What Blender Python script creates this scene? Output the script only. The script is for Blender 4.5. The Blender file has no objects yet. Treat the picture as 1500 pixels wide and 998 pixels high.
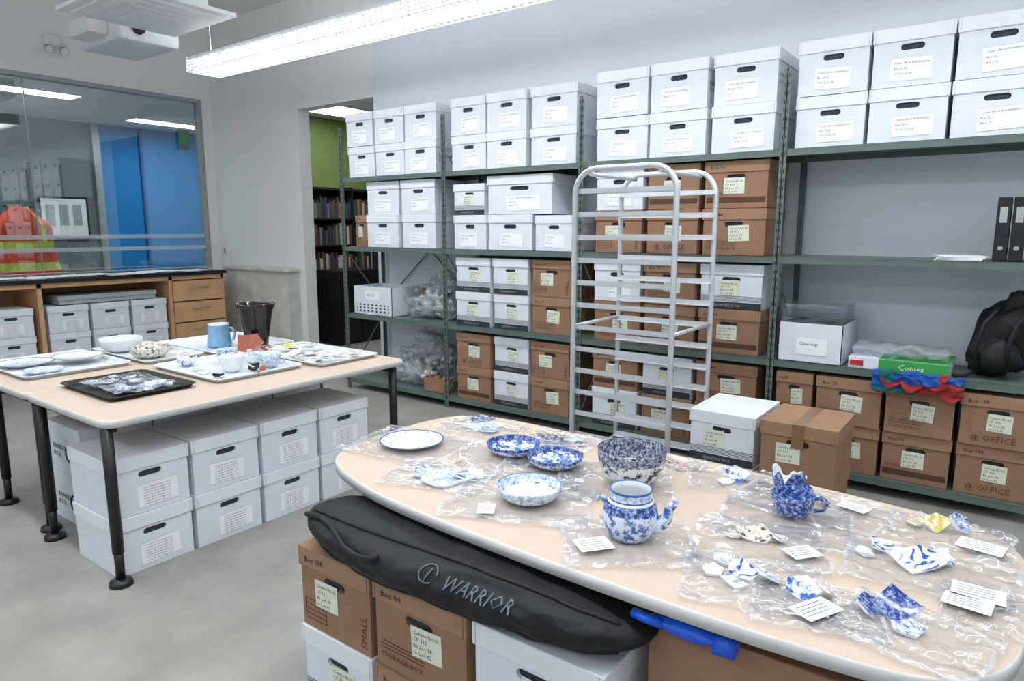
import bpy,bmesh,math,random
from mathutils import Vector,Matrix,noise
random.seed(7)
sc=bpy.context.scene
pi=math.pi
def C(r,g,b):
    f=lambda c:(c/255/12.92) if c/255<=.04045 else ((c/255+.055)/1.055)**2.4
    return (f(r),f(g),f(b),1)
def mat(name,col,rough=.6,metal=0,var=0,vs=8,bump=0,bs=60,emit=0):
    m=bpy.data.materials.new(name);m.use_nodes=True;nt=m.node_tree;b=nt.nodes['Principled BSDF']
    b.inputs['Base Color'].default_value=col;b.inputs['Roughness'].default_value=rough;b.inputs['Metallic'].default_value=metal
    tc=nt.nodes.new('ShaderNodeTexCoord')
    if var:
        n=nt.nodes.new('ShaderNodeTexNoise');n.inputs['Scale'].default_value=vs;n.inputs['Detail'].default_value=5
        nt.links.new(tc.outputs['Object'],n.inputs['Vector'])
        r=nt.nodes.new('ShaderNodeValToRGB');r.color_ramp.elements[0].position=.3;r.color_ramp.elements[1].position=.7
        r.color_ramp.elements[0].color=[c*(1-var) for c in col[:3]]+[1];r.color_ramp.elements[1].color=[min(1,c*(1+var)) for c in col[:3]]+[1]
        nt.links.new(n.outputs['Fac'],r.inputs['Fac']);nt.links.new(r.outputs['Color'],b.inputs['Base Color'])
    if bump:
        n=nt.nodes.new('ShaderNodeTexNoise');n.inputs['Scale'].default_value=bs
        nt.links.new(tc.outputs['Object'],n.inputs['Vector'])
        k=nt.nodes.new('ShaderNodeBump');k.inputs['Strength'].default_value=bump;k.inputs['Distance'].default_value=.01
        nt.links.new(n.outputs['Fac'],k.inputs['Height']);nt.links.new(k.outputs['Normal'],b.inputs['Normal'])
    if emit:
        b.inputs['Emission Color'].default_value=col;b.inputs['Emission Strength'].default_value=emit
    return m
def ceramic(name,base,ink,scale,lo,hi,vine=0,brush=0):
    # transfer-print wash (noise) + thin vine lines (voronoi edges) or brushed curves (masked wave)
    m=mat(name,base,.12);nt=m.node_tree;b=nt.nodes['Principled BSDF'];tc=nt.nodes['Texture Coordinate'];L=nt.links.new
    n=nt.nodes.new('ShaderNodeTexNoise');n.inputs['Scale'].default_value=scale;n.inputs['Detail'].default_value=6;n.inputs['Roughness'].default_value=.7
    L(tc.outputs['Object'],n.inputs['Vector'])
    r=nt.nodes.new('ShaderNodeValToRGB');e=r.color_ramp.elements
    e[0].position=lo;e[0].color=base;e[1].position=hi;e[1].color=ink
    L(n.outputs['Fac'],r.inputs['Fac']);out=r.outputs['Color']
    if vine:
        v=nt.nodes.new('ShaderNodeTexVoronoi');v.feature='DISTANCE_TO_EDGE';v.inputs['Scale'].default_value=vine
        d=nt.nodes.new('ShaderNodeVectorMath');d.operation='ADD';sc_=nt.nodes.new('ShaderNodeTexNoise');sc_.inputs['Scale'].default_value=45
        ml=nt.nodes.new('ShaderNodeVectorMath');ml.operation='SCALE';ml.inputs['Scale'].default_value=.05
        L(tc.outputs['Object'],sc_.inputs['Vector']);L(sc_.outputs['Color'],ml.inputs[0]);L(tc.outputs['Object'],d.inputs[0]);L(ml.outputs[0],d.inputs[1]);L(d.outputs[0],v.inputs['Vector'])
        q=nt.nodes.new('ShaderNodeValToRGB');q.color_ramp.elements[0].position=.02;q.color_ramp.elements[0].color=(.5,.5,.5,1);q.color_ramp.elements[1].position=.10;q.color_ramp.elements[1].color=(0,0,0,1)
        L(v.outputs['Distance'],q.inputs['Fac']);x=nt.nodes.new('ShaderNodeMix');x.data_type='RGBA';L(q.outputs['Color'],x.inputs[0]);L(out,x.inputs[6]);x.inputs[7].default_value=ink;out=x.outputs[2]
    if brush:
        v=nt.nodes.new('ShaderNodeTexWave');v.inputs['Scale'].default_value=brush;v.inputs['Distortion'].default_value=14;v.inputs['Detail'].default_value=1.5;v.inputs['Detail Scale'].default_value=1.6
        L(tc.outputs['Object'],v.inputs['Vector'])
        q=nt.nodes.new('ShaderNodeValToRGB');q.color_ramp.elements[0].position=.72;q.color_ramp.elements[0].color=(0,0,0,1);q.color_ramp.elements[1].position=.82;q.color_ramp.elements[1].color=(1,1,1,1)
        n2=nt.nodes.new('ShaderNodeTexNoise');n2.inputs['Scale'].default_value=28;L(tc.outputs['Object'],n2.inputs['Vector'])
        q2=nt.nodes.new('ShaderNodeValToRGB');q2.color_ramp.elements[0].position=.40;q2.color_ramp.elements[0].color=(0,0,0,1);q2.color_ramp.elements[1].position=.48;q2.color_ramp.elements[1].color=(1,1,1,1)
        L(n2.outputs['Fac'],q2.inputs['Fac']);mm=nt.nodes.new('ShaderNodeMath');mm.operation='MULTIPLY'
        L(v.outputs['Fac'],q.inputs['Fac']);L(q.outputs['Color'],mm.inputs[0]);L(q2.outputs['Color'],mm.inputs[1]);x=nt.nodes.new('ShaderNodeMix');x.data_type='RGBA';L(mm.outputs[0],x.inputs[0]);L(out,x.inputs[6]);x.inputs[7].default_value=ink;out=x.outputs[2]
    L(out,b.inputs['Base Color']);return m
def thin(name,tint,g0,g1,df,rough=.12,pw=3):
    m=bpy.data.materials.new(name);m.use_nodes=True;nt=m.node_tree;nt.nodes.clear()
    o=nt.nodes.new('ShaderNodeOutputMaterial');t=nt.nodes.new('ShaderNodeBsdfTransparent');t.inputs[0].default_value=tint
    g=nt.nodes.new('ShaderNodeBsdfGlossy');g.inputs['Roughness'].default_value=rough
    d=nt.nodes.new('ShaderNodeBsdfDiffuse');d.inputs[0].default_value=(.88,.91,.95,1)
    fr=nt.nodes.new('ShaderNodeLayerWeight');fr.inputs[0].default_value=.5
    p=nt.nodes.new('ShaderNodeMath');p.operation='POWER';p.inputs[1].default_value=pw
    ad=nt.nodes.new('ShaderNodeMath');ad.operation='MULTIPLY_ADD';ad.inputs[1].default_value=g1;ad.inputs[2].default_value=g0;ad.use_clamp=True
    m1=nt.nodes.new('ShaderNodeMixShader');m2=nt.nodes.new('ShaderNodeMixShader');m1.inputs[0].default_value=df
    L=nt.links.new
    L(fr.outputs['Facing'],p.inputs[0]);L(p.outputs[0],ad.inputs[0]);L(t.outputs[0],m1.inputs[1]);L(d.outputs[0],m1.inputs[2]);L(ad.outputs[0],m2.inputs[0]);L(m1.outputs[0],m2.inputs[1]);L(g.outputs[0],m2.inputs[2]);L(m2.outputs[0],o.inputs[0])
    return m
M={}
def D(k,*a,**kw): M[k]=mat(k,*a,**kw)
D('wall_paint',C(236,237,235),.7,var=.02,vs=2)
D('wall_paint_blue_shade',C(228,232,240),.7,var=.02,vs=2)  # wall behind the shelves: bluish ambient shading put into the colour
D('ceiling_paint',C(228,228,226),.8,var=.02,vs=2)
D('concrete',C(148,146,140),.45,var=.15,vs=4,bump=.08)
D('shelf_green',C(94,110,104),.45,var=.05)
D('dark',C(25,26,28),.7)
D('card_white',C(226,230,238),.7,var=.025,vs=6)
D('card_white_lid',C(232,235,242),.65,var=.02,vs=6)
D('card_brown',C(150,116,92),.8,var=.07,vs=9,bump=.05,bs=200)
D('card_brown_lid',C(158,124,98),.8,var=.07,vs=9,bump=.05,bs=200)
D('kraft_tape',C(140,106,78),.25)
D('paper',C(246,248,252),.7)
D('label_paper',C(238,241,247),.7)
D('paper_yellow',C(226,230,212),.7)
D('ink',C(45,48,66),.7)
D('ink_soft',C(110,116,135),.7)
D('ink_brown',C(85,60,42),.7)
D('band',C(48,52,60),.6)
D('hole_shade',C(52,56,66),.8,var=.5,vs=60)  # flat hand-hole backing; box-interior shade and contents put into its colour
D('laminate',C(204,185,168),.5,var=.03,vs=150)
D('table_edge',C(214,214,212),.4)
D('black_metal',C(22,23,25),.4)
D('aluminium',C(216,219,224),.35,metal=.35,var=.03)
D('rubber',C(24,24,25),.7)
D('wood',C(206,164,124),.5,var=.1,vs=5)
D('counter_black',C(30,31,34),.25)
D('blue_wall',C(0,130,205),.6,var=.05,vs=1)
D('blue_dark',C(10,85,150),.6)
D('grey_wall',C(112,122,124),.7,var=.08,vs=1)
D('green_wall',C(122,142,78),.7,var=.05)
D('frame_grey',C(165,170,173),.4,metal=.2)
D('lamp_emit',(.95,.98,1,1),.5,emit=4)
D('panel_emit',(.95,.98,1,1),.5,emit=5)
D('white_metal',C(232,234,236),.4)
D('tray_black',C(42,36,36),.35)
D('tray_white',C(222,226,230),.35)
D('nylon_black',C(13,15,19),.65,bump=.5,bs=14)
D('logo_grey',C(92,106,120),.6)
D('porcelain',C(232,236,240),.12)
D('cobalt',C(62,98,172),.12)
D('terracotta',C(158,84,66),.5,var=.2,vs=40)
D('glaze_brown',C(30,20,22),.08,var=.3,vs=12)
D('orange',C(255,75,25),.7)
D('hi_yellow',C(225,240,70),.6)
D('blue_cloth',C(25,85,170),.8,bump=.5,bs=20)
D('red_cloth',C(160,45,50),.8,bump=.5,bs=20)
D('teal_cloth',C(30,110,100),.8,bump=.5,bs=20)
D('green_print',C(60,165,80),.6)
D('red_print',C(190,40,50),.6)
D('blue_plastic',C(20,90,215),.35)
D('binder',C(18,20,24),.45)
D('stone',C(205,205,196),.6,var=.15,vs=6)
D('grey_box',C(165,174,174),.6)
D('mug_blue',C(135,178,215),.15,var=.1,vs=30)
W_=C(230,236,243)
M['cer_blue']=ceramic('cer_blue',W_,C(52,94,170),75,.46,.60,vine=45)
M['cer_deep']=ceramic('cer_deep',C(190,206,236),C(30,60,140),95,.36,.54,vine=50)
M['cer_light']=ceramic('cer_light',C(230,236,242),C(100,148,202),60,.50,.66,vine=35)
M['cer_black']=ceramic('cer_black',C(205,212,226),C(46,50,78),95,.38,.58,vine=50)
M['cer_scene']=ceramic('cer_scene',C(226,229,234),C(44,46,70),34,.50,.58)
M['cer_scene_blue']=ceramic('cer_scene_blue',C(222,231,243),C(54,98,172),36,.47,.56)
M['cer_flow']=ceramic('cer_flow',W_,C(40,84,178),40,.62,.68,brush=11)
M['cer_brown']=ceramic('cer_brown',C(228,222,210),C(88,60,45),60,.50,.60)
M['cer_pink']=ceramic('cer_pink',C(228,220,222),C(165,95,110),80,.42,.60,vine=50)
M['cer_rust']=ceramic('cer_rust',C(226,232,238),C(190,140,108),22,.54,.76)
M['cer_yellow']=ceramic('cer_yellow',C(226,222,190),C(205,185,90),30,.48,.56,brush=14)
M['film']=thin('film',(.99,.995,1,1),.04,.32,.05,.08,2.5)
M['film_seam']=thin('film_seam',(.95,.97,1,1),.10,.3,.26,.15,2)
M['film_heavy']=thin('film_heavy',(.96,.98,1,1),.06,.35,.22,.2,3)
M['glass']=thin('glass',(.84,.90,.92,1),.13,.6,0,0,4)
M['frost']=thin('frost',(.9,.93,.95,1),.02,.2,.35,.4)
TC={}
def tdata(s):
    if s in TC:return TC[s]
    cu=bpy.data.curves.new('t',type='FONT');cu.body=s;cu.size=1;cu.resolution_u=1
    ob=bpy.data.objects.new('t',cu);sc.collection.objects.link(ob)
    dg=bpy.context.evaluated_depsgraph_get();dg.update()
    me=bpy.data.meshes.new_from_object(ob.evaluated_get(dg))
    TC[s]=([v.co.copy() for v in me.vertices],[list(p.vertices) for p in me.polygons])
    bpy.data.objects.remove(ob);bpy.data.meshes.remove(me);bpy.data.curves.remove(cu)
    return TC[s]
class MB:
    def __init__(s,name): s.name=name;s.bm=bmesh.new();s.mats=[]
    def mi(s,m):
        m=M[m] if isinstance(m,str) else m
        if m not in s.mats:s.mats.append(m)
        return s.mats.index(m)
    def face(s,vs,i,sm=False):
        try:
            f=s.bm.faces.new(vs);f.material_index=i;f.smooth=sm;return f
        except ValueError: return None
    def poly(s,pts,m): return s.face([s.bm.verts.new(p) for p in pts],s.mi(m))
    def box(s,c,sz,m,R=None,bev=0):
        i=s.mi(m);c=Vector(c);v=[]
        for x in(-1,1):
            for y in(-1,1):
                for z in(-1,1):
                    p=Vector((x*sz[0]/2,y*sz[1]/2,z*sz[2]/2))
                    if R:p=R@p
                    v.append(s.bm.verts.new(c+p))
        fs=[s.face([v[k] for k in q],i) for q in((0,1,3,2),(4,6,7,5),(0,4,5,1),(2,3,7,6),(0,2,6,4),(1,5,7,3))]
        if bev:
            es={e for f in fs for e in f.edges}
            bmesh.ops.bevel(s.bm,geom=list(es),offset=bev,segments=2,affect='EDGES',profile=.5)
    def bx(s,x0,x1,y0,y1,z0,z1,m,bev=0): s.box(((x0+x1)/2,(y0+y1)/2,(z0+z1)/2),(abs(x1-x0),abs(y1-y0),abs(z1-z0)),m,bev=bev)
    def tube(s,pts,r,m,seg=10,caps=True):
        i=s.mi(m);pts=[Vector(p) for p in pts];n=len(pts);rs=r if isinstance(r,(list,tuple)) else [r]*n;rings=[];pu=None
        for k,p in enumerate(pts):
            t=(pts[min(k+1,n-1)]-pts[max(k-1,0)]).normalized()
            if pu is None: pu=t.orthogonal().normalized()
            u=(pu-t*pu.dot(t)).normalized();pu=u;w=t.cross(u)
            rings.append([s.bm.verts.new(p+(u*math.cos(a)+w*math.sin(a))*rs[k]) for a in[2*pi*j/seg for j in range(seg)]])
        for k in range(n-1):
            for j in range(seg): s.face([rings[k][j],rings[k][(j+1)%seg],rings[k+1][(j+1)%seg],rings[k+1][j]],i,True)
        if caps: s.face(rings[0][::-1],i);s.face(rings[-1],i)
    def lathe(s,prof,m,c=(0,0,0),seg=36,jag=0,seed=0):
        # profile entries: (r, z[, material | (material_a, material_b, period)]) - a tuple gives painted panels round the vessel
        c=Vector(c);n=seg;zmax=max(p[1] for p in prof);rings=[]
        for p in prof:
            ring=[]
            for j in range(n):
                a=2*pi*j/seg;z=p[1]
                if jag and z>zmax*.55:
                    k=(noise.noise(Vector((math.cos(a)*1.7,math.sin(a)*1.7,seed)))*1.6+.35)
                    k=max(0,min(1,k));z=z-jag*k*(z-zmax*.55)/(zmax*.45)
                ring.append(s.bm.verts.new(c+Vector((p[0]*math.cos(a),p[0]*math.sin(a),z))))
            rings.append(ring)
        for k in range(len(prof)-1):
            q=prof[k][2] if len(prof[k])>2 else m
            for j in range(n):
                mm=(q[0] if j%q[2]<q[2]/2 else q[1]) if isinstance(q,tuple) else q
                s.face([rings[k][j],rings[k][(j+1)%n],rings[k+1][(j+1)%n],rings[k+1][j]],s.mi(mm),True)
    def surf(s,nu,nv,fn,m,closev=False,mf=None):
        g=[[s.bm.verts.new(fn(u/nu,v/nv)) for v in range(nv if closev else nv+1)] for u in range(nu+1)]
        i=s.mi(m)
        for u in range(nu):
            for v in range(nv):
                v2=(v+1)%nv if closev else v+1
                ii=s.mi(mf(u/nu,v/nv)) if mf else i
                s.face([g[u][v],g[u+1][v],g[u+1][v2],g[u][v2]],ii,True)
    def text(s,st,size,Mx,m,fn=None):
        V,F=tdata(st);i=s.mi(m);vs=[]
        for v in V:
            p=Vector((v.x*size,v.y*size,0));vs.append(s.bm.verts.new(fn(p) if fn else Mx@p))
        for f in F: s.face([vs[k] for k in f],i)
    def mesh(s,recalc=True):
        if recalc: bmesh.ops.recalc_face_normals(s.bm,faces=s.bm.faces[:])
        me=bpy.data.meshes.new(s.name);s.bm.to_mesh(me);s.bm.free()
        for m in s.mats:me.materials.append(m)
        return me
    def done(s,loc=(0,0,0),rz=0,rot=None,rest=None,sc_=1):
        me=s.mesh();o=bpy.data.objects.new(s.name,me);sc.collection.objects.link(o)
        R=Matrix.Rotation(rz,4,'Z')
        if rot: R=R@rot
        R=R@Matrix.Scale(sc_,4)
        if rest is not None:
            mz=min((R@v.co).z for v in me.vertices);loc=(loc[0],loc[1],rest-mz)
        o.matrix_world=Matrix.Translation(Vector(loc))@R
        return o
FR=Matrix.Rotation(pi/2,4,'X')
def T(x,y,z,rz=0,base=FR,tilt=0): return Matrix.Translation((x,y,z))@Matrix.Rotation(rz,4,'Z')@base@Matrix.Rotation(tilt,4,'Z')
# camera / world
cam=bpy.data.cameras.new('camera');co=bpy.data.objects.new('camera',cam);sc.collection.objects.link(co)
co.location=(0,0,1.55);co.rotation_euler=(math.radians(80.7),0,math.radians(36.5));cam.lens=24;cam.sensor_width=36;sc.camera=co
sc.view_settings.view_transform='Standard'
w=bpy.data.worlds.new('w');sc.world=w;w.use_nodes=True;w.node_tree.nodes['Background'].inputs[0].default_value=(.80,.90,1,1);w.node_tree.nodes['Background'].inputs[1].default_value=.58
# ---------- room
a=MB('floor');a.bx(-12,3,-3,8.2,-.1,0,'concrete');a.done()
a=MB('ceiling');a.bx(-8.45,3,-2,5.05,4,4.1,'ceiling_paint');a.done()
a=MB('wall_back');a.bx(-8.3,-6.57,4.9,5.05,0,4,'wall_paint');a.bx(-6.57,-5.35,4.9,5.05,2.85,4,'wall_paint');a.bx(-5.35,3,4.9,5.05,0,4,'wall_paint_blue_shade');a.done()
a=MB('wall_left');a.bx(-8.45,-8.3,-2,4.78,0,1.05,'wall_paint');a.bx(-8.45,-8.3,-2,4.78,3.12,4,'wall_paint');a.bx(-8.45,-8.3,4.78,5.05,0,4,'wall_paint');a.done()
a=MB('window_1');a.bx(-8.38,-8.37,-2,4.76,1.05,3.1,'glass')
for z0,z1 in((1.05,1.08),(3.08,3.12)): a.bx(-8.42,-8.32,-2,4.775,z0,z1,'frame_grey')
a.bx(-8.42,-8.32,4.74,4.775,1.08,3.08,'frame_grey');a.bx(-8.385,-8.365,2.896,2.904,1.08,3.08,'frame_grey')
for z in(1.30,1.44): a.bx(-8.364,-8.362,-2,4.74,z,z+.045,'frost')
a.done()
a=MB('wall_far_left');a.bx(-11.65,-11.5,4.9,8.05,0,3.12,'blue_wall');a.bx(-11.65,-11.5,-2,4.9,0,3.12,'grey_wall');a.bx(-11.498,-11.44,4.8,4.9,0,3.12,'frame_grey');a.bx(-11.498,-11.47,5.5,5.56,0,3.12,'blue_dark');a.done()
a=MB('wall_far_back');a.bx(-11.5,-2,8.06,8.2,0,3.12,'grey_wall');a.done()
a=MB('wall_partition_left');a.bx(-8.45,-8.3,5.06,8.05,0,3.12,'green_wall');a.done()
a=MB('ceiling_far_room');a.bx(-11.6,-8.46,-2,8.2,3.13,3.2,'ceiling_paint');a.bx(-8.45,-2,5.06,8.2,3.13,3.2,'ceiling_paint');a.done()
a=MB('wall_partition_right');a.bx(-2.1,-2,5.06,8.05,0,3.12,'grey_wall');a.done()
def panel(x,y,sx,sy,z=3.13):
    a=MB('ceiling_light_panel');a.bx(x-sx/2,x+sx/2,y-sy/2,y+sy/2,z-.02,z-.001,'panel_emit');a.bx(x-sx/2-.02,x+sx/2+.02,y-sy/2-.02,y+sy/2+.02,z-.012,z-.0005,'white_metal');a.done()
panel(-10.6,5.6,.3,1.2);panel(-9.4,3.2,.3,1.2);panel(-10.6,0.4,.3,1.2);panel(-7.6,6.3,.6,1.0);panel(-5.2,6.8,.6,1.0)
def area(x,y,z,sx,sy,e,col=(1,.98,.95),up=False):
    L=bpy.data.lights.new('lamp','AREA');L.shape='RECTANGLE';L.size=sx;L.size_y=sy;L.energy=e;L.color=col;o=bpy.data.objects.new('lamp',L);sc.collection.objects.link(o);o.location=(x,y,z)
    if up:o.rotation_euler=(pi,0,0)
area(-10,5.8,3.05,1.2,2,48);area(-9.6,2.6,3.05,1,2,28);area(-6.5,6.5,3.05,1.5,1,22)
def fixture(y,x0,x1,en,up):
    a=MB('suspended_linear_light');H=.15
    a.bx(x0,x1,y-H+.02,y+H-.02,2.995,3.03,'white_metal',.004)
    a.poly([(x0,y-H+.02,2.99),(x1,y-H+.02,2.99),(x1,y+H-.02,2.99),(x0,y+H-.02,2.99)],'lamp_emit')
    for dy in(-H,H):
        for z in(2.9,2.925,2.95,2.975,3.0): a.bx(x0,x1,y+dy-.002,y+dy+.002,z-.003,z+.003,'white_metal')
    for dy in(-.1,-.05,0,.05,.1): a.bx(x0,x1,y+dy-.002,y+dy+.002,2.9,2.915,'white_metal')
    n=int((x1-x0)/.06)
    for k in range(n+1):
        x=x0+(x1-x0)*k/n
        a.bx(x-.002,x+.002,y-H,y+H,2.9,2.915,'white_metal')
        for dy in(-H,H): a.bx(x-.003,x+.003,y+dy-.001,y+dy+.001,2.9,3.0,'white_metal')
    for xe in(x0,x1): a.bx(xe-.004,xe+.004,y-H,y+H,2.9,3.03,'white_metal')
    x=x0+.15
    while x<x1:
        a.tube([(x,y,3.03),(x,y,3.999)],.003,'white_metal',5);x+=2.4
    cl=(.95,.98,1);a.done();area((x0+x1)/2,y,2.95,x1-x0-.1,.14,en,cl);area((x0+x1)/2,y,3.04,x1-x0-.1,.26,up,cl,True)
fixture(3.49,-6.0,1.5,76,34);fixture(1.0,-6.0,1.5,78,34);fixture(-1.5,-6.0,1.5,72,34)  # first is in view; the other two are unseen, added for room light
# ceiling units
a=MB('ceiling_air_diffuser')
a.bx(-5.75,-4.85,2.25,3.12,3.1,3.13,'white_metal',.005);a.bx(-5.68,-4.92,2.32,3.05,3.085,3.1,'white_metal')
for s_ in(.30,.22,.14): 
    a.bx(-5.3-s_,-5.3+s_,2.685-s_,2.685+s_,3.085-.1*(.34-s_),3.09-.1*(.33-s_),'white_metal')
a.bx(-5.6,-5.0,2.4,2.98,3.13,3.5,'white_metal');a.bx(-5.42,-5.18,2.58,2.8,3.5,3.999,'white_metal');a.done()
a=MB('ceiling_projector')
a.bx(-6.85,-6.1,2.85,3.35,3.1,3.32,'white_metal',.02);a.bx(-6.7,-6.3,2.7,2.85,3.15,3.28,'white_metal',.01);a.tube([(-6.1,3.0,3.2),(-6.07,3.0,3.2)],.05,'dark',16)
a.tube([(-6.48,3.1,3.32),(-6.48,3.1,3.999)],.03,'white_metal');a.bx(-6.7,-6.25,2.95,3.25,3.32,3.38,'frame_grey');a.done()
a=MB('emergency_spotlight');a.bx(-8.299,-8.22,3.1,3.24,3.42,3.52,'white_metal',.01)
for y in(3.10,3.24):
    a.tube([(-8.24,(y+3.17)/2,3.45),(-8.2,y,3.4)],.006,'white_metal');a.tube([(-8.22,y,3.4),(-8.19,y,3.38),(-8.16,y,3.36)],[.02,.035,.042],'frame_grey',14);a.tube([(-8.16,y,3.36),(-8.157,y,3.358)],.036,'porcelain',14)
a.done()
a=MB('light_switch');a.bx(-8.22,-8.14,4.885,4.899,1.22,1.34,'white_metal',.003);a.bx(-8.195,-8.165,4.878,4.886,1.25,1.31,'frame_grey');a.done()
a=MB('exit_sign');a.bx(-8.345,-8.325,4.48,4.60,2.5,2.74,'grey_wall',.003);a.bx(-8.324,-8.322,4.50,4.58,2.58,2.68,'green_print');a.done()
# ---------- counter and cabinets
a=MB('wood_cabinet')
a.bx(-8.28,-7.56,0,4.52,1.03,1.07,'counter_black',.004)
a.bx(-8.28,-8.25,0,4.49,0.05,1.03,'wood')
for y in(0,1.27,2.56,3.84,4.46): a.bx(-8.25,-7.6,y,y+.04,.05,1.03,'wood')
for z in(.2,.98): a.bx(-8.25,-7.6,0,4.49,z,z+.045,'wood')
a.bx(-8.2,-7.66,0,4.49,0,.05,'dark')
for z in(.26,.5,.74): 
    a.bx(-7.6,-7.58,3.87,4.49,z,z+.23,'wood',.003);a.tube([(-7.58,4.08,z+.15),(-7.555,4.08,z+.15),(-7.555,4.28,z+.15),(-7.58,4.28,z+.15)],.005,'frame_grey',6)
a.done()
a=MB('counter_papers')
for k in range(22):
    y=1.0+k*.155+random.uniform(-.03,.03);R=Matrix.Rotation(random.uniform(-.3,.3),3,'Z');a.box((-7.76+random.uniform(-.06,.06),y,1.073+.002*(k%5)),(.30,.21,.003),'paper',R)
a.done()
a=MB('low_wall_ledge');a.bx(-7.95,-6.68,4.74,4.898,0,1.06,'stone');a.bx(-7.97,-6.65,4.71,4.898,1.06,1.1,'stone',.01);a.done()
# ---------- storage boxes
LINES=[["Centre Block Rehabilitation","Box 14-16","CP 311 Lot 38"],["Centre Block Rehabilitation","Box 22","BkLq 12"],["Centre Block Rehabilitation","BfLq-06  2019","Lot 3"],["Centre Block","CP 311","Bk Lot 38","to Lot 42"]]
BX={}
def boxmesh(kind,var,W=.375,d=.42,h=.295):
    key=(kind,var,W,d,h)
    if key in BX:return BX[key]
    a=MB('cardboard_storage_box')
    br=kind[0]=='b';cw='card_brown' if br else 'card_white';cl='card_brown_lid' if br else 'card_white_lid'
    g=.007;x=W/2-g;lz=h-.07;hz=h-.1;hw=.055;hh=.016
    a.poly([(-x,g,0),(-x,d-g,0),(-x,d-g,lz),(-x,g,lz)],cw);a.poly([(x,g,0),(x,g,lz),(x,d-g,lz),(x,d-g,0)],cw)
    a.poly([(-x,d-g,0),(x,d-g,0),(x,d-g,lz),(-x,d-g,lz)],cw);a.poly([(-x,g,0),(x,g,0),(x,d-g,0),(-x,d-g,0)],cw)
    ou=[(-x,0),(x,0),(x,lz),(-x,lz)];st=[]
    for k in range(9):
        t=-pi/2+pi*k/8;st.append((hw-hh+hh*math.cos(t),hz+hh*math.sin(t)))
    for k in range(9):
        t=pi/2+pi*k/8;st.append((-(hw-hh)+hh*math.cos(t),hz+hh*math.sin(t)))
    vo=[a.bm.verts.new((p[0],g,p[1])) for p in ou];vi=[a.bm.verts.new((p[0],g,p[1])) for p in st]
    es=[a.bm.edges.new((L[k],L[(k+1)%len(L)])) for L in(vo,vi) for k in range(len(L))]
    r=bmesh.ops.triangle_fill(a.bm,edges=es,use_beauty=True,use_dissolve=False)
    i=a.mi(cw)
    for f in r['geom']:
        if isinstance(f,bmesh.types.BMFace): f.material_index=i
    vb=[a.bm.verts.new((p[0],g+.012,p[1])) for p in st];ih=a.mi('hole_shade')
    for k in range(len(st)): a.face([vi[k],vi[(k+1)%len(st)],vb[(k+1)%len(st)],vb[k]],i)
    a.face(vb,ih)
    a.bx(-W/2,W/2,0,d,lz-.0,h,cl,.003)
    for sx in(-1,1): a.bx(sx*(W/2-.012)-.0006,sx*(W/2-.012)+.0006,-.0008,.001,lz,h-.003,'frame_grey' if not br else 'ink_brown')
    tl=[.03,-.05,.0,.06,-.02][var%5];ox=[.0,.02,-.02,.01,.03][var%5]
    y=g-.0015
    L=LINES[var%4]
    if kind in('w','wl','wp'):
        lw,lh,lc=.19,.115,.085
        R=Matrix.Rotation(tl,3,'Y');a.box((ox,y,lc),(lw,.001,lh),'paper',R)
        for q in(-1,1): a.box((ox,y-.0003,lc+q*lh/2),(lw,.001,.0012),'frame_grey',R)
        if kind=='wp':
            for k in range(7): a.text('Centre Block Heritage Lot %d'%(k+3),.011,T(ox-.07,y-.001,lc+.035-k*.014),'ink')
        else:
            for k,s in enumerate(L[:3]): a.text(s,.0145,T(ox-.08,y-.001,lc+.028-k*.026,0,FR,-tl),'ink')
        if kind=='wl':
            a.tube([(-x-.001,d*.35+.05*math.cos(t),.13+.05*math.sin(t)) for t in[2*pi*k/20 for k in range(21)]],.006,'band',5)
            a.text('BANKERS',.045,T(-x-.0015,d*.85,.135,-pi/2),'band');a.text('BOX',.045,T(-x-.0015,d*.85,.09,-pi/2),'band')
        if var==2: 
            a.tube([(x+.001,d*.55+.04*math.cos(t),.13+.04*math.sin(t)) for t in[2*pi*k/16 for k in range(17)]],.005,'band',4);a.text('BANKERS',.035,T(x+.0015,d*.1,.14,pi/2),'band');a.text('BOX',.035,T(x+.0015,d*.1,.1,pi/2),'band')
    else:
        if var==4: ox=-.055
        R=Matrix.Rotation(tl,3,'Y');a.box((ox+.01,y,lz-.085),(.12,.001,.1),'paper_yellow',R)
        for k,s in enumerate(LINES[3]): a.text(s,.019,T(ox-.042,y-.001,lz-.062-k*.022,0,FR,-tl),'ink')
        if kind=='k':
            a.bx(-x,x,y,g,.0,.045,'band');a.text('BANKERS BOX',.024,T(-.10,y-.001,.014),'frame_grey')
            for k in range(5): a.bx(-x,x,y,g,.052+k*.008,.054+k*.008,'band')
        if kind=='b':
            ic='ink_brown'
            if var==0: a.text('@ OFFICE',.05,T(-.13,y,.03),ic)
            elif var in(1,3):
                a.text('STORAGE BOX',.026,T(-x+.02,y,.035),ic)
                for k in range(3): a.bx(-x+.02,-x+.2,y,g,.065+k*.012,.067+k*.012,ic)
            elif var==4:
                for k in range(5): a.bx(-x+.015,-x+.13,y,g,.03+k*.018,.032+k*.018,ic)
                for k in range(2): a.bx(-x+.015+k*.113,-x+.017+k*.113,y,g,.03,.104,ic)
                a.text('SMALL',.04,T(x-.02,y,.02,0,FR,pi/2),ic)
            else:
                a.text('CONTENTS',.022,T(-x+.015,y,.085),ic);a.bx(-x+.01,x-.01,y,g,.035,.07,ic)
            a.text(['Box 138','Box 84','Box 96','Box 98','Box 138'][var],.03,T(-.15,-.0015,lz+.02,0,FR,.04),'ink')
        if kind=='bt':
            a.bx(-.03,.03,-.001,d+.001,h-.0005,h+.001,'kraft_tape');a.bx(-.03,.03,-.001,0,lz-.05,h,'kraft_tape')
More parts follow.
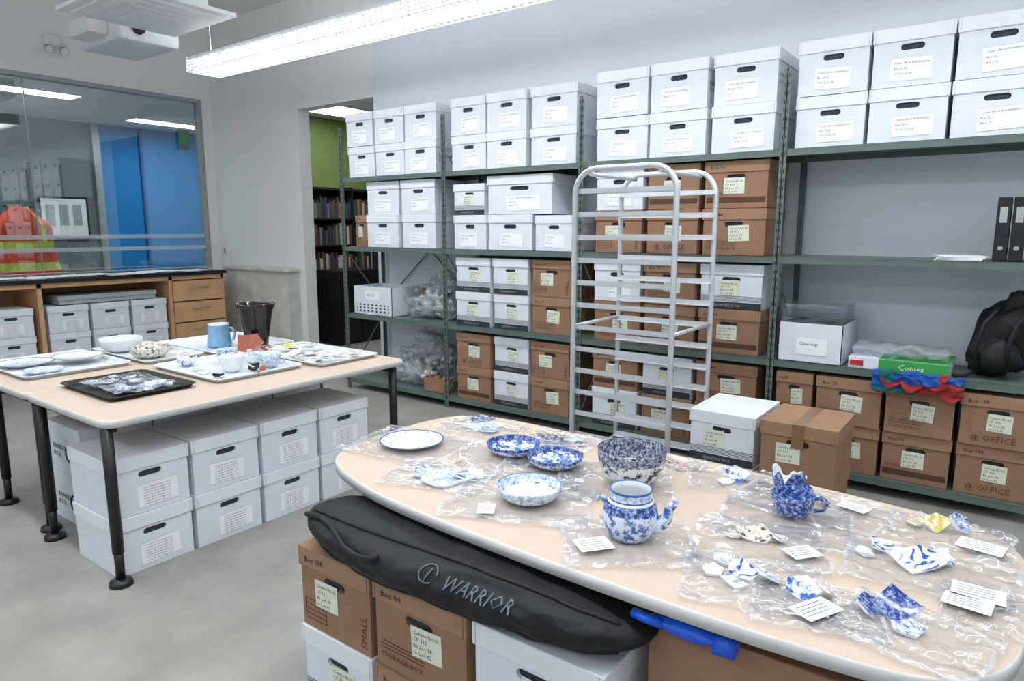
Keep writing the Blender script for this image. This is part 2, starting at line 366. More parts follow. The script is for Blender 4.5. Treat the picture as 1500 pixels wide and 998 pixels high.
    BX[key]=a.mesh();return BX[key]
def sbox(kind,x0,x1,z,y=4.375,h=.295,d=.42,rz=0,var=None,gap=.008):
    if var is None: var=random.randrange(5)
    W=.375;me=boxmesh(kind,var,W)
    o=bpy.data.objects.new('cardboard_storage_box',me);sc.collection.objects.link(o)
    wd=x1-x0-gap
    sh=rz==0 and y==4.375
    j=random.uniform(0,.016) if sh else 0
    if rz==0: o.location=((x0+x1)/2,y+j,z+.001)
    else: o.location=(y,(x0+x1)/2,z+.001)
    o.scale=(wd/W,d/.42,(h-.002)/.295);o.rotation_euler=(0,0,rz+(random.uniform(-.008,.008) if sh else 0))
    return o
TOP=((-5.17,-4.8),(-4.8,-4.42),(-4.42,-4.03),(-3.88,-3.5),(-3.5,-3.1),(-3.08,-2.66),(-2.51,-2.1),(-2.1,-1.69),(-1.67,-1.26),(-1.16,-.77),(-.77,-.375),(-.375,.03))
for n_,(x0,x1) in enumerate(TOP):
    h=.285 if x0<-2.6 else .3
    sbox('w',x0,x1,2.022,h=h-.01);sbox('w',x0,x1,2.022+h-.008,h=h+.01,var=2 if n_==8 else None)
for z in(1.382,1.677):
    sbox('w',-4.93,-4.5,z);sbox('w',-4.48,-4.06,z)
sbox('b',-5.17,-4.98,1.382,y=4.45,d=.36)
sbox('w',-3.86,-3.5,1.382,h=.28);sbox('w',-3.5,-3.05,1.382,h=.28);sbox('w',-3.03,-2.68,1.382,h=.27)
sbox('k',-3.86,-3.52,1.664,h=.25);sbox('w',-3.5,-2.86,1.664,h=.30)
C3=((-2.5,-2.12),(-2.1,-1.72),(-1.7,-1.28))
for (x0,x1),k1,k2 in zip(C3,'bbb','wbb'): sbox(k1,x0,x1,1.382);sbox(k2,x0,x1,1.679)
for (x0,x1),k1,k2 in zip(C3,'bbb','wbk'): sbox(k1,x0,x1,.742,h=.29);sbox(k2,x0,x1,1.034,h=.29)
for (x0,x1),k1,k2 in zip(C3,'kbb','bkb'): sbox(k1,x0,x1,.102,h=.285);sbox(k2,x0,x1,.389,h=.285)
C2=((-3.84,-3.46),(-3.44,-3.08),(-3.06,-2.69))
for (x0,x1),k in zip(C2,'kkb'): sbox(k,x0,x1,.742,h=.285);sbox(k,x0,x1,1.029,h=.285)
for (x0,x1),k in zip(C2,'bkb'): sbox(k,x0,x1,.102,h=.285);sbox(k,x0,x1,.389,h=.285)
for x0,x1,v1,v2 in((-1.165,-.94,1,1),(-.93,-.56,1,3),(-.555,-.2,2,3),(-.19,.165,0,0)): sbox('b',x0,x1,.102,h=.285,var=v1);sbox('b',x0,x1,.389,h=.285,y=4.36,var=v2)
sbox('w',-1.40,-1.03,0,y=3.55,h=.28,d=.45);sbox('k',-1.40,-1.03,.281,y=3.55,h=.285,d=.45)
sbox('bt',-.99,-.63,0,y=3.53,h=.28);sbox('bt',-1.0,-.62,.281,y=3.5,h=.30)
for k in range(4):
    y0=1.23+k*.375
    sbox('wp',y0,y0+.37,0,y=-3.1,h=.27,rz=pi/2);sbox('wp',y0,y0+.37,.271,y=-3.1,h=.275,rz=pi/2)
for k in range(4):
    y0=1.36+k*.375
    sbox('wl',y0,y0+.37,0,y=-3.72,h=.27,rz=pi/2);sbox('wl',y0,y0+.37,.271,y=-3.72,h=.275,rz=pi/2)
for k in range(3):
    y0=2.63+k*.4;sbox('wp',y0,y0+.385,.25,y=-7.62,h=.27,rz=pi/2,d=.5);sbox('wp',y0,y0+.385,.522,y=-7.62,h=.27,rz=pi/2,d=.5)
for k in range(3):
    y0=1.34+k*.4;sbox('wp',y0,y0+.385,.25,y=-7.62,h=.27,rz=pi/2,d=.5);sbox('wp',y0,y0+.385,.522,y=-7.62,h=.27,rz=pi/2,d=.5)
a=MB('flat_archive_box');a.bx(-8.1,-7.63,2.75,3.7,.8,.84,'grey_box',.004);a.bx(-8.11,-7.62,2.74,3.71,.84,.885,'grey_box',.004);a.done()
sbox('k',-1.79,-1.445,0,y=1.25,h=.27,var=1);sbox('b',-1.79,-1.445,.271,y=1.25,h=.275,var=4)
sbox('b',-1.44,-1.07,0,y=1.25,h=.27,var=1);sbox('b',-1.44,-1.07,.271,y=1.25,h=.275,var=1)
sbox('w',-1.06,-.66,0,y=1.25,h=.27,var=1);sbox('k',-1.06,-.66,.271,y=1.25,h=.275,var=3)
a=MB('large_carton');a.bx(-.62,-.08,1.38,1.8,0,.655,'card_brown',.004);a.bx(-.62,-.08,1.57,1.61,.6555,.6565,'kraft_tape');a.bx(-.62,-.08,1.375,1.381,.40,.405,'ink_brown');a.done()
# ---------- shelving
a=MB('steel_shelving_unit')
PX=[-5.22,-3.93,-2.60,-1.20,.2]
for x in PX:
    for y,s_ in((4.345,1),(4.85,-1)):
        a.bx(x-.02,x+.02,y,y+.004,0,2.48,'shelf_green');a.bx(x-.003,x+.003,y,y+.03*s_,0,2.48,'shelf_green')
        if s_>0:
            for k in range(48): a.bx(x-.012,x-.006,y-.001,y,.08+k*.05,.1+k*.05,'dark');a.bx(x+.006,x+.012,y-.001,y,.08+k*.05,.1+k*.05,'dark')
    for z0,z1 in((.12,.7),(1.36,.78)):
        a.tube([(x,4.36,z0),(x,4.84,z1)],.007,'shelf_green',5)
for z in(.10,.74,1.38,2.02):
    a.bx(-5.21,.19,4.352,4.845,z-.006,z,'shelf_green');a.bx(-5.21,.19,4.352,4.356,z-.04,z,'shelf_green');a.bx(-5.21,.19,4.84,4.845,z-.04,z,'shelf_green')
a.tube([(-5.22,4.86,.8),(-3.93,4.86,1.9)],.006,'shelf_green',5);a.tube([(-3.93,4.863,.8),(-5.22,4.863,1.9)],.006,'shelf_green',5)
a.done()
# ---------- baker rack
a=MB('bun_pan_rack')
x0,x1=-2.13,-1.50
for y,s_ in((3.5,1),(4.08,-1)):
    pts=[(x0,y,.1),(x0,y,.8),(x0,y,1.72)]+[(x0+.14-.14*math.cos(t),y,1.75+.14*math.sin(t)) for t in[pi/2*k/6 for k in range(7)]]+[(x1-.14+.14*math.sin(t),y,1.75+.14*math.cos(t)) for t in[pi/2*k/6 for k in range(7)]]+[(x1,y,.8),(x1,y,.1)]
    a.tube(pts,.016,'aluminium',10)
    for k in range(13):
        z=1.75-.133*k;a.bx(x0,x1,y+s_*.012,y+s_*.055,z,z+.003,'aluminium');a.bx(x0,x1,y+s_*.012,y+s_*.015,z-.0,z+.03,'aluminium')
for x in(x0,x1):
    for z in(.14,.97,1.86): a.tube([(x+(.1 if z>1.5 else 0)*(1 if x==x0 else -1),3.5,z),(x+(.1 if z>1.5 else 0)*(1 if x==x0 else -1),4.08,z)],.012,'aluminium',8)
    for y in(3.5,4.08):
        a.tube([(x,y,.1),(x,y,.06)],.008,'frame_grey',8);a.tube([(x-.015,y+.02,.05),(x+.015,y+.02,.05)],.05,'rubber',16)
a.done()
# ---------- tables
def rrect(x0,x1,y0,y1,rs,n=12):
    P=[]
    for (cx,cy,a0),r in zip(((x0,y0,pi),(x1,y0,1.5*pi),(x1,y1,0),(x0,y1,.5*pi)),rs):
        ox=cx+(r if cx==x0 else -r);oy=cy+(r if cy==y0 else -r)
        for k in range(n+1):
            t=a0+pi/2*k/n;P.append((ox+r*math.cos(t),oy+r*math.sin(t)))
    return P
def catmull(P,n=8):
    out=[];N=len(P)
    for i in range(N):
        p0,p1,p2,p3=[Vector(P[(i+k-1)%N]) for k in range(4)]
        for j in range(n):
            t=j/n;q=.5*((2*p1)+(p2-p0)*t+(2*p0-5*p1+4*p2-p3)*t*t+(3*p1-p0-3*p2+p3)*t**3);out.append((q.x,q.y))
    return out
def top(a,P,z0,z1):
    e=.004;b=[a.bm.verts.new((x,y,z0)) for x,y in P];t=[a.bm.verts.new((x,y,z1-e)) for x,y in P]
    cx=sum(p[0] for p in P)/len(P);cy=sum(p[1] for p in P)/len(P)
    def ins(x,y):
        d=Vector((cx-x,cy-y)).normalized()*e*1.3;return(x+d.x,y+d.y,z1)
    u=[a.bm.verts.new(ins(x,y)) for x,y in P];n=len(P);i=a.mi('table_edge')
    for k in range(n):
        a.face([b[k],b[(k+1)%n],t[(k+1)%n],t[k]],i,True);a.face([t[k],t[(k+1)%n],u[(k+1)%n],u[k]],i,True)
    a.face(u,a.mi('laminate'));a.face(b[::-1],a.mi('laminate'))
a=MB('work_table')
P=catmull([(-1.965,1.80),(-1.95,1.62),(-1.88,1.49),(-1.73,1.41),(-1.46,1.345),(-.98,1.308),(-.5,1.30),(-.2,1.315),(-.05,1.35),(.05,1.45),(.085,1.62),(.088,1.9),(.065,2.05),(-.03,2.15),(-.3,2.20),(-.75,2.235),(-1.3,2.25),(-1.70,2.25),(-1.87,2.19),(-1.945,2.05)])
top(a,P,.718,.75)
for x in(-1.55,-.03):
    a.bx(x-.03,x+.03,1.88,1.94,.04,.7,'black_metal');a.bx(x-.03,x+.03,1.72,2.15,0.0,.04,'black_metal',.008);a.bx(x-.03,x+.03,1.6,2.1,.69,.718,'black_metal')
a.done()
def leg_table(x0,x1,legs,rs):
    a=MB('folding_work_table');P=rrect(x0,x1,1.2,2.96,rs);top(a,P,.718,.75)
    for x,y in legs:
        a.tube([(x,y,.718),(x,y,.15)],.024,'black_metal',16);a.tube([(x,y,.16),(x,y,.03)],.019,'black_metal',16)
        a.tube([(x,y,.03),(x,y,.022),(x,y,.0)],[.02,.045,.05],'black_metal',16)
    a.bx(x0+.08,x1-.08,1.25,1.28,.68,.718,'black_metal');a.bx(x0+.08,x1-.08,2.86,2.89,.68,.718,'black_metal')
    a.done()
leg_table(-3.86,-3.0,[(-3.05,1.195+.03),(-3.8,1.24),(-3.05,2.88),(-3.8,2.9)],(.04,.07,.07,.04))
leg_table(-4.9,-3.865,[(-3.93,1.27),(-4.52,1.27),(-4.1,2.9),(-4.8,2.9)],(.07,.04,.04,.07))
# ---------- glass-side objects
a=MB('safety_vest')
def vf(u,v):
    t=2*pi*v;z=.95+u*.85;r=.36-.10*u-.16*max(0,u-.75)/.25*1.0;r*=1+.18*noise.noise(Vector((math.cos(t)*2,math.sin(t)*2,z*3)))
    return Vector((-9.3+r*.5*math.cos(t),3.05+r*math.sin(t),z))
a.surf(28,40,vf,'orange',True,mf=lambda u,v:'hi_yellow' if (.12<u<.22 or .42<u<.52 or (u>.52 and (.08<v<.12 or .38<v<.42))) else ('grey_box' if (.15<u<.18 or .45<u<.49) else 'orange'))
a.tube([(-9.3,3.05,0),(-9.3,3.05,1.95)],.02,'black_metal');a.tube([(-9.3,2.9,1.8),(-9.3,3.2,1.8)],.015,'black_metal')
a.tube([(-9.5,3.05,.015),(-9.1,3.05,.015)],.015,'black_metal');a.done()
a=MB('notice_board');a.bx(-11.49,-11.46,4.0,4.66,1.4,2.02,'black_metal');a.bx(-11.46,-11.455,4.03,4.63,1.43,1.99,'paper')
for i in range(3): a.bx(-11.455,-11.453,4.08+i*.18,4.2+i*.18,1.6,1.9,'grey_box')
a.done()
a=MB('bookshelf')
y0,y1=5.4,7.6;xb=-8.29;a.bx(xb,xb+.02,y0,y1,.0,2.15,'dark')
for z in(.9,1.3,1.68,2.1): a.bx(xb,xb+.3,y0,y1,z,z+.02,'dark')
for y in(y0,6.1,6.85,y1): a.bx(xb,xb+.3,y-.01,y+.01,0,2.15,'dark')
cols=[mat('book%d'%k,C(*c),.6) for k,c in enumerate([(60,60,80),(110,70,62),(190,188,178),(60,80,72),(135,122,88),(45,50,58),(110,120,130)])]
for z in(.92,1.32,1.70):
    y=y0+.03
    while y<y1-.06:
        t=random.uniform(.02,.05);hh=random.uniform(.2,.31);a.bx(xb+.06,xb+.27,y,y+t-.003,z,z+hh,random.choice(cols));y+=t
a.done()
a=MB('black_cabinet');a.bx(-7.75,-7.2,5.9,6.6,0,1.0,'black_metal',.01);a.bx(-7.2,-7.185,5.92,6.24,.05,.95,'black_metal',.004);a.bx(-7.2,-7.185,6.26,6.58,.05,.95,'black_metal',.004);a.done()
a=MB('storage_cabinet');a.bx(-7.0,-6.6,7.0,7.7,0,2.0,'grey_wall',.01);a.bx(-6.6,-6.58,7.02,7.34,.05,1.95,'grey_wall',.004);a.bx(-6.6,-6.58,7.36,7.68,.05,1.95,'grey_wall',.004);a.done()
# ---------- shelf misc
def blob(a,c,r,m,seed,nz=.35,flat=True,nu=14,nv=20):
    c=Vector(c)
    def f(u,v):
        t=2*pi*v;p=pi*u;d=Vector((math.sin(p)*math.cos(t),math.sin(p)*math.sin(t),math.cos(p)))
        k=1+nz*noise.noise(d*2.2+Vector((seed,seed*1.3,0)))+nz*.7*noise.noise(d*6+Vector((seed,0,0)))
        q=Vector((d.x*r[0],d.y*r[1],d.z*r[2]))*k+c
        if flat and q.z<c.z-r[2]*.8:q.z=c.z-r[2]*.8
        return q
    a.surf(nu,nv,f,m,True)
def shard(a,w,h,curv,m,seed,th=.0055,mb=None,edge='porcelain',N=24,K=4):
    rd=random.Random(seed);n=rd.choice([4,4,5,5]);curv=min(curv,5.5)
    an=[2*pi*(k+rd.uniform(-.22,.22))/n for k in range(n)];pts=[(math.cos(t)*w/2*rd.uniform(.85,1.1),math.sin(t)*h/2*rd.uniform(.85,1.1)) for t in an]
    out=[]
    for k in range(n):
        p,q=pts[k],pts[(k+1)%n];s=max(2,N//n)
        for j in range(s): f=j/s;out.append((p[0]*(1-f)+q[0]*f+rd.uniform(-.0006,.0006),p[1]*(1-f)+q[1]*f+rd.uniform(-.0006,.0006)))
    L=len(out);Z=lambda x,y:curv*(x*x+y*y*.5)
    tp=[];bt=[]
    for r in range(1,K+1):
        f=r/K;tp.append([a.bm.verts.new((x*f,y*f,Z(x*f,y*f)+th)) for x,y in out]);bt.append([a.bm.verts.new((x*f,y*f,Z(x*f,y*f))) for x,y in out])
    c1=a.bm.verts.new((0,0,th));c0=a.bm.verts.new((0,0,0));it=a.mi(m);ib=a.mi(mb or m);ie=a.mi(edge)
    # separate rim loops keep the broken edge crisp
    te=[a.bm.verts.new(v.co) for v in tp[-1]];be=[a.bm.verts.new(v.co) for v in bt[-1]]
    for k in range(L):
        k2=(k+1)%L;a.face([c1,tp[0][k],tp[0][k2]],it,True);a.face([c0,bt[0][k2],bt[0][k]],ib,True)
        for r in range(K-1): a.face([tp[r][k],tp[r+1][k],tp[r+1][k2],tp[r][k2]],it,True);a.face([bt[r][k],bt[r][k2],bt[r+1][k2],bt[r+1][k]],ib,True)
        a.face([te[k],be[k],be[k2],te[k2]],ie)
for cl in([(-4.40,4.6,.83,.14),(-4.2,4.55,.87,.15),(-4.1,4.6,.82,.11),(-4.3,4.66,.97,.14),(-4.18,4.65,1.05,.12)],[(-4.62,4.6,.22,.15),(-4.4,4.55,.22,.15),(-4.25,4.66,.36,.14),(-4.42,4.66,.38,.16),(-4.6,4.66,.33,.13),(-4.35,4.6,.5,.12)]):
    a=MB('bagged_artifacts');zb=.742 if cl[0][2]>.5 else .102
    for k,(x,y,z,r) in enumerate(cl): blob(a,(x,y,max(z,zb+r*.66)),(r,r*.9,r*.8),'film_heavy',k*3.1+zb,.85,True,18,26)
    for k in range(26): x=random.uniform(-4.5,-4.1);blob(a,(x,random.uniform(4.53,4.62),zb+.04+random.uniform(0,.22)),(.03,.03,.022),['grey_box','stone','card_brown','grey_wall','porcelain'][k%5],k)
    a.done()
def opencarton(name,x0,x1,y0,y1,z,h,m,t=.005):
    a=MB(name);a.bx(x0,x1,y0,y1,z,z+.004,m);a.bx(x0,x1,y0,y0+t,z,z+h,m);a.bx(x0,x1,y1-t,y1,z,z+h,m);a.bx(x0,x0+t,y0,y1,z,z+h,m);a.bx(x1-t,x1,y0,y1,z,z+h,m);return a
a=opencarton('open_carton',-4.24,-3.97,4.38,4.50,.102,.13,'card_brown')
for k in range(7): blob(a,(-4.19+k*.03,4.44,.19),(.04,.04,.05),['terracotta','glaze_brown','card_brown'][k%3],k)
a.done()
a=opencarton('printed_carton',-5.14,-4.62,4.38,4.75,.742,.27,'card_white')
for k in range(3): a.bx(-5.1,-4.66,4.378,4.381,.77+k*.03,.785+k*.03,'band')
for k in range(8): a.bx(-5.09+k*.055,-5.06+k*.055,4.377,4.3805,.77,.845,'card_white')
a.box((-4.88,4.378,.93),(.2,.002,.08),'paper');a.text('BOX 26',.03,T(-4.95,4.376,.92),'ink');a.bx(-5.1,-4.66,4.4,4.73,.9,.98,'paper');a.done()
a=opencarton('carton_of_poly_bags',-1.165,-.80,4.37,4.78,.742,.24,'card_white')
a.box((-.97,4.368,.84),(.18,.002,.1),'paper');a.text('Clean bags',.025,T(-1.04,4.366,.85),'ink');a.bx(-1.155,-.81,4.38,4.77,.76,.96,'paper')
for k in range(12):
    zz=.965+k*.011;a.surf(10,10,lambda u,v:Vector((-1.155+.35*u,4.38+.39*v,zz+.012*noise.noise(Vector((u*4,v*4,k))))),'film_heavy')
a.done()
a=MB('printer_paper_carton');a.bx(-.76,-.25,4.37,4.72,.742,.81,'card_white',.003);a.bx(-.60,-.25,4.366,4.371,.746,.808,'green_print');a.text('Copies',.045,T(-.5,4.364,.757),'paper');a.bx(-.60,-.25,4.37,4.72,.8105,.8115,'green_print');a.bx(-.75,-.68,4.364,4.369,.76,.79,'red_print')
for k in range(3):
    a.surf(12,12,lambda u,v:Vector((-.75+.48*u,4.39+.3*v,.83+k*.015+.05*noise.noise(Vector((u*4,v*4,k*3))))),'film_heavy')
a.done()
a=MB('folded_cloth')
def dr(u,v,x0=-.62,x1=-.18,dz=0,sd=0):
    x=x0+(x1-x0)*u;s=v*.27
    nn=noise.noise(Vector((u*5+sd,v*4,sd)));n2=noise.noise(Vector((u*13+sd,v*7,sd)))
    if s<.03: y=4.364-s*.5-.004;z=.752
    else: y=4.338;z=.752-(s-.03)*(.45+.35*abs(noise.noise(Vector((u*3,sd,1)))))
    return Vector((x+.02*nn,y-.012-.035*abs(nn)-.012*abs(n2)-dz,z+.02*nn+dz*.6))
a.surf(40,20,lambda u,v:dr(u,v),'blue_cloth',mf=lambda u,v:'red_cloth' if u>.5+.2*noise.noise(Vector((v*3,0,3))) and v>.3 else ('teal_cloth' if v>.75 else 'blue_cloth'))
a.surf(30,16,lambda u,v:dr(u,v*.7,-.58,-.25,.02,4),'red_cloth',mf=lambda u,v:'red_cloth' if v>.7 or u>.85 else ('teal_cloth' if u<.2 else 'blue_cloth'));a.done()
a=MB('backpack')
def bp(u,v):
    t=2*pi*v;p=pi*u;d=Vector((math.sin(p)*math.cos(t),math.sin(p)*math.sin(t),math.cos(p)))
    sg=lambda q,e:math.copysign(abs(q)**e,q)
    z=sg(d.z,.7)*.23;wd=.16*(1-.4*max(0,d.z));q=Vector((sg(d.x,.7)*wd,sg(d.y,.7)*.12,z))*(1+.2*noise.noise(d*3)+.06*noise.noise(d*8))
    q=q+Vector((-.01-.08*max(0,-d.z)+.09*max(0,d.z),4.60,.985));q.z=max(q.z,.745);return q
a.surf(30,40,bp,'nylon_black',True)
blob(a,(-.05,4.47,.87),(.11,.05,.09),'nylon_black',4,.2,False)
for dx in(-.10,.04): a.tube([(dx+.05,4.50,1.15),(dx-.02,4.43,1.05),(dx-.05,4.41,.92),(dx-.04,4.44,.8)],.013,'nylon_black',6)
a.tube([(-.12,4.5,.78),(-.18,4.42,.757),(-.235,4.38,.757)],.010,'nylon_black',6)
a.tube([(.08,4.55,1.19),(.07,4.52,1.23),(.11,4.55,1.21)],.01,'nylon_black',6);a.done()
a=MB('ring_binders')
for k in range(4):
    x=-.12+k*.068;a.bx(x,x+.06,4.38,4.66,1.382,1.382+.33,'binder',.004);a.bx(x+.014,x+.046,4.378,4.381,1.58,1.66,'grey_box');a.tube([(x+.03,4.376,1.45),(x+.03,4.381,1.45)],.012,'frame_grey',12)
a.done()
a=MB('paper_stack')
for k in range(5): a.box((-.27,4.5,1.384+k*.005),(.22-.01*(k%2),.28,.004),'paper',Matrix.Rotation(.05*k,3,'Z'))
a.done()
# ---------- duffel bag
a=MB('duffel_bag')
def DB(u,t,o=0):
    X=-1.81+1.22*u;e=(max(0,1-abs(2*u-1)**3.0))**.5;e=max(e,.02)
    hz=.078*e;hy=(.18+.015*math.sin(u*7))*e
    c,s=math.cos(t),math.sin(t);sg=lambda q,p:math.copysign(abs(q)**p,q)
    k=1+.14*noise.noise(Vector((X*4,c*1.2,s*1.2)))+.07*noise.noise(Vector((X*11,c*3,s*3)))+.03*noise.noise(Vector((X*25,c*7,s*7)))
    return Vector((X,1.36-sg(c,.85)*(hy*k)-c*o,max(.628+sg(s,.85)*(hz*min(k,1.02))+s*o,.549)))
a.surf(110,64,lambda u,v:DB(u,2*pi*v),'nylon_black',True)
def wt(p): return DB((p.x+.70)/1.22,.16+p.y*9.5,.007)
a.text('WARRIOR',.047,None,'logo_grey',fn=lambda p:wt(Vector((p.x+p.y*.35,p.y*1.2,0))))
a.tube([DB(.535+.021*math.cos(t),.42+.26*math.sin(t),.004) for t in[2*pi*k/24 for k in range(21)]],.0022,'logo_grey',6)
a.tube([DB(.53,.2,.005),DB(.535,.4,.005),DB(.54,.57,.005)],.0022,'logo_grey',6)
a.tube([DB(.05+.9*k/60,-.75+.1*math.sin(k*.2),.002) for k in range(61)],.004,'rubber',6)
a.tube([DB(.05+.9*k/60,.95,.002) for k in range(61)],.006,'rubber',6)
a.tube([DB(.05+.35*k/20,.5+.25*math.sin(k*.3),.01) for k in range(21)],.008,'nylon_black',6)
a.done()
a=MB('plastic_scoop')
blob(a,(-.50,1.34,.683),(.09,.035,.02),'blue_plastic',3,.1);a.tube([(-.56,1.325,.68),(-.6,1.31,.69),(-.63,1.315,.69)],.012,'blue_plastic',10);a.tube([(-.44,1.335,.68),(-.40,1.33,.675)],[.03,.02],'blue_plastic',10);a.done()
# ---------- ceramics
ZT=.751
def bowlprof(R,H,foot,mo,mi_,rim=None,n=10,pan=None,line=None):
    # outside body mo, inside mi_, printed border 'rim', white reserve ring and painted panels 'pan' inside
    P=[(.001,.004,mo),(foot*.9,.004,mo),(foot*.95,0,mo),(foot,0,line or mo),(foot,.006,mo)]
    for k in range(1,n+1):
        t=k/n*pi/2;P.append((foot+(R-foot)*math.sin(t),.006+(H-.006)*(1-math.cos(t)),mo if k<n-2 else (rim or mo)))
    P.append((R-.002,H+.001,line or rim or mi_));P.append((R-.005,H,rim or mi_))
    for k in range(n-1,-1,-1):
        t=k/n*pi/2;mm=mi_
        if rim and k>=n-3: mm=rim
        elif pan and k==n-4: mm=pan
        P.append(((foot+(R-foot)*math.sin(t))-.005,.010+(H-.010)*(1-math.cos(t)),mm))
    P.append((foot*.6,.010,mi_));P.append((.001,.010,mi_));return P
def bowl(x,y,R,H,foot,mo,mi_,rim=None,jag=0,z=ZT,name='ceramic_bowl',rot=None,pan=None,line=None):
    a=MB(name);a.lathe(bowlprof(R,H,foot,mo,mi_,rim,pan=pan,line=line),mo,jag=jag,seed=x*7+y,seg=48);return a.done((x,y,z),rz=x*9,rot=rot,rest=z)
def plate(x,y,R,mt,rim,z=ZT,name='ceramic_plate',ctr=None,H=.022,border=None):
    a=MB(name);c=ctr or mt
    a.lathe([(.001,.004,mt),(R*.55,.004,mt),(R*.57,0,mt),(R*.6,.004,mt),(R*.95,H-.003,mt),(R,H,rim),(R*.99,H+.002,rim),(R*.955,H,border or mt),(R*.84,.016,mt),(R*.66,.009,rim),(R*.645,.0085,c),(R*.6,.007,c),(.001,.007,c)],mt,seg=60)
    return a.done((x,y,z),rest=z)
def shards(name,x,y,lst,z=ZT,k_=1):
    a=MB(name)
    for k,(dx,dy,w_,h_,cv,m,tx,ty,rz,sd) in enumerate(lst):
        b=MB('t');shard(b,w_,h_,cv,m,sd,mb=m)
        tx=min(tx,.85);R=Matrix.Rotation(rz,4,'Z')@Matrix.Rotation(tx,4,'X')@Matrix.Rotation(ty,4,'Y')
        mz=min((R@v.co).z for v in b.bm.verts)
        mp={}
        for v in b.bm.verts: mp[v]=a.bm.verts.new(R@v.co+Vector((dx,dy,-mz+.0007*k)))
        for f in b.bm.faces: a.face([mp[v] for v in f.verts],a.mi(b.mats[f.material_index]),f.smooth)
        b.bm.free()
    return a.done((x,y,z),rest=z,sc_=k_)
def bag(x,y,w_,h_,rz,sd,z=ZT,label=None,amp=.013,m='film'):
    a=MB('plastic_bag')
    def f(u,v,o=0):
        U=(u-.5);V=(v-.5);ed=max(abs(U),abs(V))*2
        n1=noise.noise(Vector((u*4+sd,v*4,sd*.7+o)));n2=noise.noise(Vector((u*11,v*11+sd,sd+o)));n3=noise.noise(Vector((u*23,v*23+sd,sd+o)))
        q=amp*(.2+.8*ed)*(abs(n1)*1.5+abs(n2)*.9+abs(n3)*.5)
        return Vector((U*w_*(1+.1*noise.noise(Vector((v*3,sd,o)))),V*h_*(1+.1*noise.noise(Vector((u*3,sd+5,o)))),.001+o*.002+q))
    a.surf(30,26,f,m)
    a.surf(34,30,lambda u,v:f(u,v,1) ,m,mf=lambda u,v:'film_seam' if (u<.02 or u>.96 or v<.02 or v>.96 or .86<v<.88) else m)
    if label:
        lx,ly,lw,lh,lr=label;R=Matrix.Rotation(lr,4,'Z');a.box((lx,ly,.013),(lw,lh,.0008),'label_paper',R.to_3x3())
        for k in range(4): a.box(Vector((lx,ly,.0138))+(R@Vector((-.05*lw,lh*(.3-.18*k),0))),(lw*.7,.0016,.0004),'ink_soft',R.to_3x3())
    return a.done((x,y,z),rz)
bag(-1.76,1.74,.42,.34,.15,1);plate(-1.765,1.755,.120,'porcelain','cobalt',ctr='cer_rust',border=('cer_light','porcelain',4))
bag(-1.68,2.06,.34,.2,.1,2);shards('broken_plate',-1.70,2.09,[(0,0,.19,.13,1,'cer_light',0,0,.3,11),(-.05,.06,.13,.1,1,'cer_black',.15,0,1,12),(.06,-.03,.1,.09,1,'cer_blue',0,.1,2,13)])
bag(-1.45,1.57,.34,.25,.3,3,label=(.11,.03,.05,.08,.4));shards('broken_plate',-1.43,1.575,[(0,0,.20,.15,1.2,'cer_light',.05,0,.3,21),(.07,.04,.16,.12,1.5,'cer_scene_blue',0,.15,1,22),(-.08,-.02,.12,.10,1.5,'cer_blue',.1,0,2,23),(.02,-.06,.13,.08,1,'cer_light',0,.1,.4,24)])
bag(-1.42,1.86,.30,.26,.5,4);bowl(-1.40,1.90,.096,.042,.05,'cer_blue','cer_scene_blue','cer_deep',pan=('porcelain','cer_deep',4),line='cobalt')
bag(-1.21,1.83,.30,.26,.2,5);bowl(-1.205,1.875,.096,.045,.05,'cer_blue','cer_scene_blue','cer_deep',jag=.006,pan=('porcelain','cer_deep',4),line='cobalt')
bag(-1.33,2.12,.28,.18,.1,6);shards('broken_plate',-1.335,2.11,[(0,0,.22,.15,.8,'cer_black',0,0,.1,31),(.04,.04,.1,.07,1,'cer_light',0,.1,.7,32)])
bag(-1.12,1.56,.42,.32,.4,7,label=(-.08,-.1,.05,.07,.2));bowl(-1.108,1.585,.098,.05,.052,'cer_light','porcelain','cer_light',pan=('cer_blue','porcelain',6),line='cobalt')
bag(-.95,1.82,.36,.26,.5,8);bowl(-.925,1.885,.108,.118,.045,'cer_scene','cer_scene','cer_black',name='transferware_bowl',line='band')
bag(-.88,2.12,.2,.14,.2,9);shards('ceramic_shards',-.88,2.13,[(0,0,.09,.06,6,'cer_pink',0,0,.2,41),(.03,-.03,.06,.05,6,'cer_pink',.2,0,1,42),(-.03,.01,.05,.05,6,'cer_pink',.4,0,2,43)])
bag(-.74,1.50,.34,.27,.6,10,label=(-.09,-.03,.09,.07,.3))
a=MB('ceramic_teapot')
a.lathe([(.001,.005,'porcelain'),(.05,.005,'cobalt'),(.052,0,'cobalt'),(.055,.006,'cer_blue'),(.064,.018,'cer_scene_blue'),(.074,.04,'cer_scene_blue'),(.079,.07,'cer_scene_blue'),(.077,.086,'cer_deep'),(.073,.10,'cer_deep'),(.066,.112,'porcelain'),(.061,.118,'cobalt'),(.060,.122,'cer_light'),(.058,.140,'cobalt'),(.059,.144,'cobalt'),(.060,.148,'cobalt'),(.056,.146,'porcelain'),(.056,.126,'porcelain'),(.068,.10,'porcelain'),(.072,.06,'porcelain'),(.05,.012,'porcelain'),(.001,.010,'porcelain')],'cer_blue',seg=48)
a.tube([(.065,.0,.045),(.085,0,.05),(.102,0,.075),(.108,0,.10),(.118,0,.116),(.128,0,.112)],[.024,.022,.017,.013,.012,.014],'cer_scene_blue',14)
